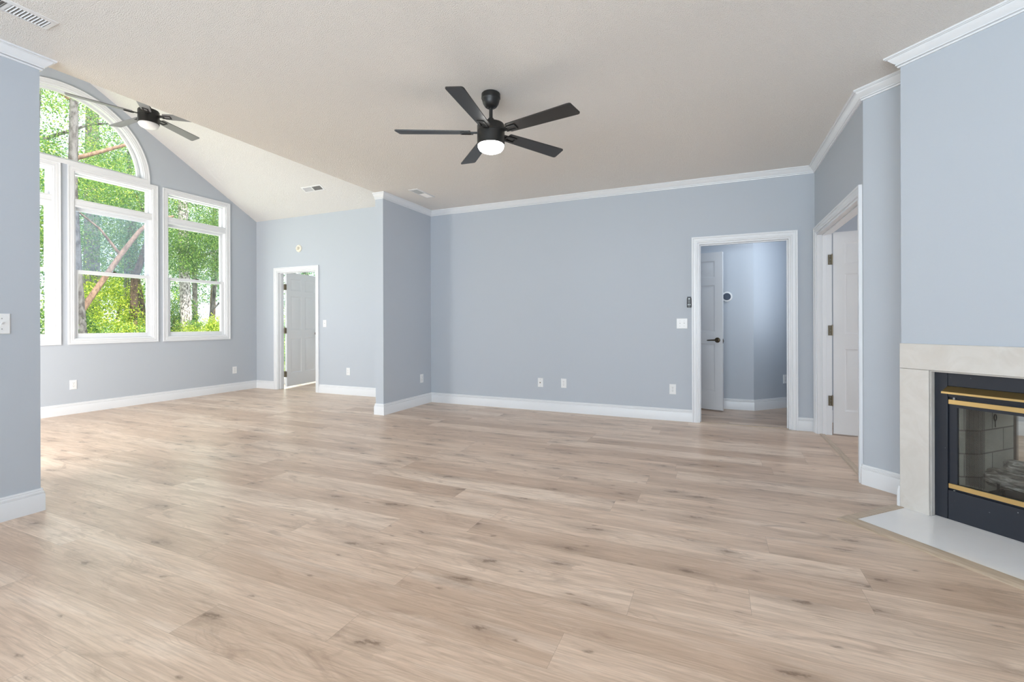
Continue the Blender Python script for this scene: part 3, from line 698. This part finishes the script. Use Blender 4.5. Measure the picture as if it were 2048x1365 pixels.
# steel face
VS = 0.034
sf = MB().box(UL, 0.209, VS, VS + .02, 0.012, ZO - .008).box(FW - 0.209, UR, VS, VS + .02, 0.012, ZO - .008)
sf.box(0.211, FW - .211, VS, VS + .02, 0.768, ZO - .008).box(0.211, FW - .211, VS + .002, VS + .02, 0.706, 0.738)
sf.build('steel_face', M_steel, fp, bevel=0.0015)
MB().box(0.211, FW - .211, VS, VS + .02, 0.012, 0.178).build('lower_panel', M_steel, fp, bevel=0.0015)
MB().box(0.211, FW - .211, VS + .018, VS + .05, 0.178, 0.20).box(0.211, FW - .211, VS + .018, VS + .05, 0.69, 0.71).box(0.211, 0.247, VS + .012, VS + .03, 0.20, 0.69).box(FW - .247, FW - .211, VS + .012, VS + .03, 0.20, 0.69).box(0.247, FW - .247, VS + .012, VS + .03, 0.648, 0.69).box(.247, FW - .247, VS + .012, VS + .03, .20, .215).build('glass_frame', M_steel, fp)
for z in (.165, .688): MB().box(0.232, 0.240, VS + .005, VS + .012, z, z + .016).build('clip', M_grey, fp)
# hood
hb = MB(); h0, h1 = 0.210, FW - .210
hb.add([(h0, VS, .767), (h0 - .004, VS - .052, .738), (h0 - .004, VS - .052, .731), (h0, VS, .755), (h1, VS, .767), (h1 + .004, VS - .052, .738), (h1 + .004, VS - .052, .731), (h1, VS, .755)],
       [(0, 1, 5, 4), (1, 2, 6, 5), (2, 3, 7, 6), (3, 0, 4, 7), (0, 3, 2, 1), (4, 5, 6, 7)])
hb.build('brass_hood', M_brass2, fp)
MB().box(h0 - .004, h1 + .004, VS - .055, VS - .052, .729, .740).build('hood_lip', M_brass, fp)
MB().box(0.213, FW - .213, VS + .000, VS + .010, 0.666, 0.692).build('upper_brass_bar', M_brass, fp, bevel=0.001)
MB().box(0.213, FW - .213, VS + .000, VS + .010, 0.190, 0.216).build('lower_brass_bar', M_brass, fp, bevel=0.001)
MB().box(0.247, FW - .247, VS + .018, VS + .021, 0.215, 0.648).build('glass', M_fglass, fp)
# firebox lining with brick courses
M_brick = mat('firebox_brick', (0.15, 0.14, 0.125), 0.9); k = N(M_brick)
bt = k.n('ShaderNodeTexBrick'); bt.inputs['Color1'].default_value = (0.30, 0.30, 0.27, 1); bt.inputs['Color2'].default_value = (0.38, 0.375, 0.34, 1); bt.inputs['Mortar'].default_value = (0.12, 0.118, 0.11, 1)
bt.inputs['Scale'].default_value = 1.0; bt.inputs['Mortar Size'].default_value = 0.004; bt.inputs['Brick Width'].default_value = 0.23; bt.inputs['Row Height'].default_value = 0.13
ss = k.n('ShaderNodeSeparateXYZ'); k.l(k.n('ShaderNodeTexCoord').outputs['Object'], ss.inputs[0])
k.l(k.comb(k.math('ADD', ss.outputs[1], ss.outputs[0]), ss.outputs[2]), bt.inputs['Vector'])
soot = k.noise(k.pos(), 6, 4); k.l(k.mix(k.math('MULTIPLY', soot, 0.5), bt.outputs['Color'], (0.08, 0.075, 0.07)), k.b.inputs['Base Color'])
k.bump(bt.outputs['Fac'], -0.5, 0.004)
VB = 0.60
MB().prism([(0.150, 0.066), (0.250, 0.066), (0.30, 0.15), (0.30, 0.50), (0.250, VB), (0.150, VB)], 0.012, 0.74).build('firebox_side', M_brick, fp)
MB().prism([(FW - x, y) for x, y in [(0.150, 0.066), (0.250, 0.066), (0.30, 0.15), (0.30, 0.50), (0.250, VB), (0.150, VB)]], 0.012, 0.74).build('firebox_side', M_brick, fp)
MB().box(0.250, FW - .250, 0.056, VB, 0.10, 0.17).build('firebox_floor', M_dark, fp)
MB().box(0.250, FW - .250, 0.056, VB, 0.72, 0.76).build('firebox_top', M_dark, fp)
MB().box(0.15, 0.262, VB, VB + .03, 0.012, .84).box(FW - .262, FW - .15, VB, VB + .03, .012, .84).box(.262, FW - .262, VB, VB + .03, .012, .17).box(.262, FW - .262, VB, VB + .03, .65, .84).build('rear_frame', M_steel, fp)
MB().box(0.262, FW - .262, VB + .01, VB + .013, 0.17, 0.65).build('rear_glass', M_glass, fp)
# damper pull ring on the brick side
rg = MB(); rg.tube([(0.303, 0.30 + .012 * math.cos(a), 0.585 + .018 * math.sin(a)) for a in [i * PI / 10 for i in range(21)]], 0.0025, 8); rg.tube([(0.303, .30, .567), (.303, .30, .53)], 0.002, 6); rg.build('pull_ring', M_dark, fp)
# mesh curtains: woven wire, pleated
M_mesh = bpy.data.materials.new('spark_screen'); M_mesh.use_nodes = True; kt = M_mesh.node_tree; k = N(M_mesh)
k.b.inputs['Base Color'].default_value = (0.05, 0.05, 0.05, 1); k.b.inputs['Metallic'].default_value = 0.5
def curtain(name, u0, u1, v, z0, z1, n):
    m = MB(); pts = []
    for i in range(n * 8 + 1):
        f = i / (n * 8); pts.append((u0 + (u1 - u0) * f, v + 0.008 * math.sin(2 * PI * n * f)))
    wr_ = 0.0009; step = 0.006
    # vertical wires and short diagonal links between them
    for j in range(len(pts) - 1):
        x, y = pts[j]; x2, y2 = pts[j + 1]; nz = int((z1 - z0) / step)
        for q in range(nz):
            za = z0 + q * step + (step / 2 if j % 2 else 0)
            for (xa, ya, zz0, xb, yb, zz1) in ((x, y, za, x2, y2, za + step / 2), (x, y, za + step, x2, y2, za + step / 2)):
                m.add([(xa, ya, zz0 - wr_), (xb, yb, zz1 - wr_), (xb, yb, zz1 + wr_), (xa, ya, zz0 + wr_), (xa, ya + wr_, zz0), (xb, yb + wr_, zz1)], [(0, 1, 2, 3), (0, 1, 5, 4), (3, 2, 5, 4)])
    o = m.build(name, M_mesh, fp); o['kind'] = 'stuff'; return o
curtain('mesh_curtain', 0.252, 0.345, 0.095, 0.215, 0.65, 5)
curtain('mesh_curtain', FW - .335, FW - .262, 0.095, 0.215, 0.65, 3)
curtain('mesh_curtain', 0.264, 0.290, VB - .02, 0.17, 0.65, 2)
# gas logs and grate, standing inside
M_log = mat('ceramic_log', (0.20, 0.18, 0.16), 0.9); k = N(M_log); tc = k.n('ShaderNodeTexCoord').outputs['Object']
s = k.n('ShaderNodeSeparateXYZ'); k.l(tc, s.inputs[0])
ln = k.noise(k.comb(k.math('MULTIPLY', s.outputs[0], 14), k.math('MULTIPLY', s.outputs[1], 60), k.math('MULTIPLY', s.outputs[2], 60)), 1.0, 4, 0.6, 1.2)
k.l(k.ramp(ln, [(0.3, (0.07, 0.065, 0.06)), (0.5, (0.27, 0.25, 0.23)), (0.7, (0.58, 0.56, 0.53))]), k.b.inputs['Base Color']); k.bump(ln, 0.8, 0.01)
def glog(L, R, seed, u, v, z, ang, label, tilt=0):
    rnd = random.Random(seed); m = MB(); n = 26; rings = 22; vs = []; fs = []
    ph = [rnd.uniform(0, 6) for _ in range(6)]
    for i in range(rings):
        x = -L / 2 + L * i / (rings - 1); e = min(1.0, (min(i, rings - 1 - i) + .55) / 2.2) ** .5
        for j in range(n):
            a = 2 * PI * j / n
            rr = R * e * (1 + .10 * math.sin(3 * a + ph[0] + x * 6) + .06 * math.sin(7 * a + ph[1] + x * 13) + .05 * math.sin(13 * a + ph[2]) + .07 * math.sin(x * 18 + ph[3]) + rnd.uniform(-.03, .03))
            vs.append((x, rr * math.cos(a), rr * math.sin(a) * .92))
    for i in range(rings - 1):
        for j in range(n): a, b = i * n + j, i * n + (j + 1) % n; fs.append((a, b, b + n, a + n))
    fs.append(tuple(range(n))[::-1]); fs.append(tuple(range((rings - 1) * n, rings * n))); m.add(vs, fs)
    o = m.build('gas_log', M_log, smooth=50); p = fl(u, v); o.location = (p[0], p[1], z); o.rotation_euler = (0, tilt, ROT + ang)
    return tag(o, label, 'log', 'ceramic logs in the fireplace')
glog(0.62, 0.055, 1, 0.585, 0.24, 0.262, 0.04, 'grey ceramic log lowest at the front of the fireplace grate')
glog(0.46, 0.045, 2, 0.62, 0.36, 0.262, -0.06, 'grey ceramic log at the back of the fireplace grate')
glog(0.38, 0.036, 3, 0.54, 0.30, 0.338, 0.5, 'smaller grey ceramic log lying across the two others', 0.05)
gr = thing('fire_grate', (*fl(0, 0), 0), ROT, label='black iron grate holding the logs in the fireplace', cat='grate')
for u in (0.36, 0.50, 0.64, 0.78):
    MB().tube([(u, .19, .285), (u, .19, .20), (u, .42, .20), (u, .42, .26)], 0.006, 8).tube([(u, .24, .20), (u, .24, .171)], 0.006, 8).build('grate_bar', M_black, gr)
MB().tube([(.37, .30, .205), (.79, .30, .205)], 0.006, 8).build('cross_bar', M_black, gr)

# hearth slab and its oak edging
MB_h = MB().box(0.021, FW - .021, -0.450, -0.001, 0, 0.012).box(0.151, FW - .151, -0.001, VS + .02, 0, 0.012)
he = MB_h.build('hearth', M_hearth, bevel=0.001, loc=(FP[0], FP[1], 0), rotz=ROT); tag(he, 'glossy pale stone hearth slab on the floor before the fireplace', 'hearth')
ht = MB().sweep([(0.021, -0.004), (0.021, -0.450), (FW - .021, -0.450), (FW - .021, -0.004)], [(0, 0), (0, 0.016), (-0.045, 0.0135), (-0.064, 0.006), (-0.068, 0)], XY, 1)
hto = ht.build('hearth_edging', M_strip_x, loc=(FP[0], FP[1], 0), rotz=ROT); tag(hto, 'oak reducer strip edging the hearth slab', 'edging')

# ------------------------------------------------------------------ outdoors
GZ = -0.45
M_grass = mat('lawn', (0.20, 0.30, 0.08), 0.9); k = N(M_grass)
k.l(k.ramp(k.noise(k.pos(), 1.3, 6, 0.7), [(0.3, (0.14, 0.22, 0.06)), (0.5, (0.34, 0.40, 0.16)), (0.75, (0.55, 0.52, 0.36))]), k.b.inputs['Base Color'])
gnd = MB().box(-70, -7.75, -40, 60, GZ - .2, GZ).build('lawn', M_grass); tag(gnd, 'pale sunlit lawn outside the tall windows', 'ground', kind='structure')
def bark(name, c0, c1, sc_=14):
    m = mat(name, c0, 0.9); k = N(m); s = k.n('ShaderNodeSeparateXYZ'); k.l(k.pos(), s.inputs[0])
    v = k.noise(k.comb(k.math('MULTIPLY', s.outputs[0], sc_), k.math('MULTIPLY', s.outputs[1], sc_), k.math('MULTIPLY', s.outputs[2], sc_ * .45)), 1.0, 4, 0.65, 0.4)
    k.l(k.ramp(v, [(0.38, c1), (0.60, c0)]), k.b.inputs['Base Color']); k.bump(v, 0.6, 0.02); return m
B_grey = bark('grey_bark', (0.20, 0.185, 0.185), (0.07, 0.06, 0.06))
B_brown = bark('brown_bark', (0.17, 0.11, 0.08), (0.06, 0.04, 0.03))
B_limb = bark('reddish_bark', (0.34, 0.21, 0.15), (0.14, 0.085, 0.06), 18)
B_pale = bark('pale_bark', (0.74, 0.66, 0.66), (0.07, 0.055, 0.05), 34)
def leafmat(name, a, b, c, tr=0.35):
    m = bpy.data.materials.new(name); m.use_nodes = True; t = m.node_tree; bs = t.nodes['Principled BSDF']; k = N(m)
    ri = k.n('ShaderNodeNewGeometry').outputs['Random Per Island']
    colr = k.ramp(ri, [(0.0, a), (0.55, b), (1.0, c)]); k.l(colr, bs.inputs['Base Color']); bs.inputs['Roughness'].default_value = 0.32
    tl = k.n('ShaderNodeBsdfTranslucent'); k.l(colr, tl.inputs[0]); mx = k.n('ShaderNodeMixShader'); mx.inputs[0].default_value = tr
    k.l(bs.outputs[0], mx.inputs[1]); k.l(tl.outputs[0], mx.inputs[2]); k.l(mx.outputs[0], t.nodes['Material Output'].inputs[0]); return m
L_dark = leafmat('dark_leaves', (0.04, 0.12, 0.03), (0.12, 0.26, 0.05), (0.36, 0.50, 0.10))
L_mid = leafmat('mid_leaves', (0.06, 0.17, 0.06), (0.20, 0.40, 0.09), (0.62, 0.70, 0.14))
L_lime = leafmat('lime_leaves', (0.10, 0.24, 0.03), (0.48, 0.62, 0.05), (0.88, 0.88, 0.14), 0.45)
L_cool = leafmat('cool_leaves', (0.05, 0.15, 0.11), (0.16, 0.32, 0.18), (0.45, 0.58, 0.34))
def leaves(name, m, blobs, size, parent, seed):
    """thousands of small folded leaves scattered through ellipsoid clumps"""
    rng = np.random.default_rng(seed); P = []; size *= 0.70; blobs = [(c, r_, int(n * 1.75)) for c, r_, n in blobs]
    for c, rad, n in blobs:
        c = np.array(c); rad = np.array(rad) if hasattr(rad, '__len__') else np.array([rad] * 3)
        nc = max(4, n // 70)                       # twigs: leaves cluster around them
        d = rng.normal(size=(nc, 3)); d /= np.linalg.norm(d, axis=1)[:, None]; tw = c + d * rad * (rng.random((nc, 1)) ** .38)
        idx = rng.integers(0, nc, n); P.append(tw[idx] + rng.normal(size=(n, 3)) * np.mean(rad) * .13)
    P = np.concatenate(P); n = len(P)
    a = rng.normal(size=(n, 3)); a[:, 2] -= .3; a /= np.linalg.norm(a, axis=1)[:, None]
    b = np.cross(a, rng.normal(size=(n, 3)) + np.array([0, 0, .8])); b /= np.linalg.norm(b, axis=1)[:, None]; nn = np.cross(a, b)
    s = size * (0.6 + .8 * rng.random((n, 1)))
    V = np.stack([P, P + a * s * .5 + b * s * .27 + nn * s * .06, P + a * s, P + a * s * .5 - b * s * .27 + nn * s * .06], axis=1).reshape(-1, 3)
    me = bpy.data.meshes.new(name); me.vertices.add(4 * n); me.vertices.foreach_set('co', V.astype(np.float32).ravel())
    me.loops.add(6 * n); tri = np.array([0, 1, 2, 0, 2, 3]); me.loops.foreach_set('vertex_index', (np.arange(n)[:, None] * 4 + tri).astype(np.int32).ravel())
    me.polygons.add(2 * n); me.polygons.foreach_set('loop_start', (np.arange(2 * n) * 3).astype(np.int32)); me.update(); me.validate()
    me.materials.append(m); o = bpy.data.objects.new(name, me); C.objects.link(o); o.parent = parent; return o
def at(px, x, z=None):
    """plan point on the view line through image column px, at world x"""
    t = math.atan((px - 1024) / 925.05) - _yaw; return (x, x / math.tan(t))
def tree(px, x, trunk, barkm, limbs, leafm, blobs, size, label, seed, name='tree', dens=1.0, limbm=None):
    """trunk: (dy, z, r) samples; limbs: list of point lists; blobs relative to the trunk foot"""
    X, Y = at(px, x); r = thing(name, (X, Y, GZ), label=label, cat='tree' if name == 'tree' else 'shrub', group='trees and shrubs outside the windows')
    if trunk:
        pts = []; rad = []
        for i, (dy, z, rr) in enumerate(trunk): pts.append((0.03 * math.sin(i * 2.1), dy, z)); rad.append(rr)
        MB().tube(pts, rad, 14).build('trunk', barkm, r, smooth=80)
    for lm in limbs:
        MB().tube([p[:3] for p in lm], [p[3] for p in lm], 9).build('branch', limbm or barkm, r, smooth=80)
    leaves('foliage', leafm, [(b[0], b[1], int(b[2] * dens)) for b in blobs], size, r, seed)
    return r
tree(160, -10.6, [(0.0, 0, .095), (0.02, 1.2, .085), (-.03, 2.4, .08), (-.10, 4.0, .07), (-.08, 6.0, .06), (.0, 8.0, .05)], B_grey,
     [[(0, -.02, 1.75, .055), (0.0, .28, 2.3, .050), (0.05, .62, 2.95, .045), (0, .95, 3.45, .040), (0, 1.2, 3.75, .03), (0, 1.6, 3.9, .018)], [(0, .62, 2.95, .028), (-.1, .35, 3.4, .020), (0, -.1, 3.7, .012)],
      [(0, -.05, 4.6, .04), (0.2, .7, 5.1, .03), (.1, 1.7, 5.0, .015)], [(0, -.05, 5.6, .03), (0.1, -.9, 5.9, .02), (.1, -1.7, 6.2, .012)]],
     L_mid, [((0, -.9, 6.2), (1.0, .9, .8), 2600), ((-.3, .9, 5.6), (1.0, 1.0, .7), 2600), ((-.6, .2, 4.2), (.9, 1.0, .4), 2300), ((-.5, 1.1, 4.5), (.9, .8, .5), 2600), ((0, 0, 7.4), (1.4, 1.4, .9), 3000)], .050,
     'grey-barked tree outside the middle window, its reddish limb leaning right', 1, limbm=B_limb)
tree(262, -12.2, [(0.0, 0, .085), (0.03, 1.4, .075), (.08, 2.6, .07), (.42, 3.8, .06), (.62, 4.6, .04)], B_brown, [[(0, .42, 3.8, .04), (0, .1, 4.6, .025)]],
     L_cool, [((-.3, .3, 4.0), (1.1, 1.1, .9), 5000), ((-.4, .9, 3.2), (.8, .7, .7), 3400), ((0, .6, 5.4), (1.3, 1.4, .9), 3500)], .048, 'slim brown-barked tree outside the right part of the middle window', 2)
tree(289, -14.0, [(0.0, 0, .13), (-.06, 1.6, .12), (-.22, 3.0, .10), (-.3, 4.5, .08)], B_brown, [],
     L_dark, [((0, -.2, 4.3), (1.3, 1.3, 1.0), 5200), ((0, -.9, 3.4), (1.0, .9, .6), 2600), ((0, .6, 6.0), (1.6, 1.5, 1.0), 4000)], .055, 'dark-trunked tree at the right edge of the middle window', 3)
tree(370, -11.6, [(0.0, 0, .135), (0.02, 1.5, .12), (.0, 3.0, .11), (-.04, 4.5, .10), (0, 6.4, .07)], B_pale, [[(0, 0, 3.1, .05), (.3, .8, 3.5, .03), (.3, 1.3, 3.9, .015)]],
     L_dark, [((.4, .45, 3.45), (.6, .95, .70), 7500), ((.5, -.30, 3.3), (.5, .5, .6), 3200), ((.3, 1.2, 4.2), (.8, .9, .6), 3200), ((.4, .2, 4.6), (1.0, 1.0, .5), 3600), ((.2, .4, 6.0), (1.3, 1.4, .8), 3800), ((.5, -.1, 1.55), (.3, .35, .12), 500)], .048,
     'tree with pale sunlit trunk outside the window nearest the porch', 4)
tree(389, -14.5, [(0.0, 0, .075), (0.0, 2.0, .07), (.02, 4.0, .06)], B_grey, [], L_mid, [((0, .5, 4.6), (1.2, 1.3, .8), 3600), ((0, -.2, 3.4), (.7, .7, .4), 1200)], .065, 'thin grey-trunked tree just right of the pale trunk', 5)
tree(418, -13.2, [(-.05, 0, .06), (0.0, 1.4, .055), (.18, 2.6, .05), (.3, 3.8, .03)], B_grey, [[(0, .1, 2.0, .03), (0, .6, 2.5, .015)]], L_cool, [((0, .35, 2.9), (.6, .6, .45), 1300), ((0, .3, 4.2), (1.0, 1.1, .7), 2600)], .06, 'thin leaning tree near the right edge of the rightmost window', 6)
tree(183, -17.5, [(0.0, 0, .22), (0.0, 4, .19), (.05, 8, .16), (.1, 10.5, .1)], B_grey, [[(0, .02, 6.4, .06), (.3, 1.2, 7.1, .035), (.3, 2.4, 6.9, .02)]], L_mid, [((0, -1.8, 8.4), (1.8, 1.5, 1.2), 4200), ((0, 2.0, 7.4), (1.5, 1.3, 1.1), 4200), ((0, .4, 10.4), (2.5, 2.4, 1.0), 4200)], .095, 'tall thick-trunked tree seen through the arched window', 7)
tree(250, -14.6, [(0.0, 0, .07), (0.05, 4, .06), (.15, 7, .04)], B_grey, [[(0, .08, 4.8, .03), (0, -.7, 5.8, .015)], [(0, .1, 5.4, .03), (0, .9, 6.2, .015)]], L_mid, [((0, .2, 6.1), (1.1, 1.1, 1.1), 4800), ((0, -.6, 5.2), (.9, .8, .6), 2600)], .07, 'slender tree behind the right side of the arch', 8)
# shrubs
def shrub(px, x, rx, h, n, leafm, label, seed, size=.07):
    X, Y = at(px, x); r = thing('shrub', (X, Y, GZ), label=label, cat='shrub', group='trees and shrubs outside the windows')
    st = MB(); rnd = random.Random(seed)
    for i in range(7):
        a = rnd.uniform(0, 6.28); MB().tube([(0, 0, -.02), (.3 * rx * math.cos(a), .3 * rx * math.sin(a), h * .4), (.6 * rx * math.cos(a), .6 * rx * math.sin(a), h * .75)], [.02, .015, .008], 6).build('stem', B_brown, r)
    leaves('foliage', leafm, [((0, 0, h * .5), (rx, rx, h * .5), n), ((rx * .5, -rx * .5, h * .62), (rx * .5, rx * .5, h * .34), n // 3), ((rx * .2, rx * .55, h * .7), (rx * .5, rx * .5, h * .3), n // 3)], size, r, seed)
shrub(182, -12.6, .85, 2.75, 8000, L_lime, 'tall yellow-green shrub outside the left of the middle window', 11, .06)
shrub(212, -11.6, .7, 1.65, 5500, L_lime, 'lime shrub lower down outside the middle of the middle window', 19, .055)
shrub(243, -10.6, .7, 1.6, 6000, L_mid, 'dense green shrub low outside the middle window', 12, .05)
shrub(283, -13.2, .8, 1.9, 4600, L_lime, 'lime shrub at the lower right of the middle window', 13, .06)
shrub(343, -12.9, .6, 2.3, 4600, L_mid, 'green shrub behind the left edge of the rightmost window', 14, .06)
shrub(400, -11.2, .65, 1.8, 5200, L_lime, 'bright lime shrub outside the rightmost window', 15, .055)
shrub(436, -12.4, .7, 1.7, 4200, L_lime, 'low lime shrub at the right edge of the rightmost window', 16, .055)
shrub(85, -11.0, .7, 2.0, 6000, L_dark, 'dark green hedge plant seen past the near left wall', 17, .055)
shrub(560, -10.5, 1.2, 2.0, 5000, L_mid, 'green shrub outside the porch glazing', 18)
# farther woodland
rb = random.Random(5)
for i in range(9):
    px = 50 + i * 62; x = -24 - 5 * (i % 2) - rb.uniform(0, 2); h = rb.uniform(8.5, 11)
    X, Y = at(px, x)
    r = thing('tree', (X, Y, GZ), label='leafy tree in the distant woodland row beyond the lawn', cat='tree', group='woodland trees beyond the lawn')
    MB().tube([(0, 0, 0), (.1, .1, h * .4), (0, .2, h * .8)], [.15, .12, .07], 10).build('trunk', B_grey if i % 2 else B_brown, r)
    leaves('foliage', (L_cool, L_mid, L_dark)[i % 3], [((0, 0, h * .70), (2.3, 2.3, h * .28), 3000), ((0, rb.uniform(-1, 1), h * .38), (1.9, 1.9, h * .13), 1500)], .15, r, 40 + i)
# near overhanging crown filling the arch top and the left window
tree(60, -12.5, [(0, 0, .10), (0, 3, .09), (.1, 6, .07), (.2, 8, .05)], B_grey, [[(0, 0, 5.2, .04), (.2, .9, 5.9, .025), (.2, 1.8, 6.3, .012)]], L_mid, [((0, .5, 7.0), (1.4, 1.2, .9), 5000), ((0, .4, 5.0), (1.1, .9, .7), 3200), ((0, .2, 3.4), (.8, .7, .7), 2800)], .065, 'leafy tree at the left edge of the window view', 9)
tree(610, -12.5, [(0, 0, .12), (0, 3, .10), (0, 5, .08)], B_grey, [], L_cool, [((0, 0, 3.6), (1.6, 1.6, .9), 5000), ((0, 0, 2.2), (1.2, 1.2, .6), 2500)], .08, 'leafy tree glimpsed above the open porch door', 21)
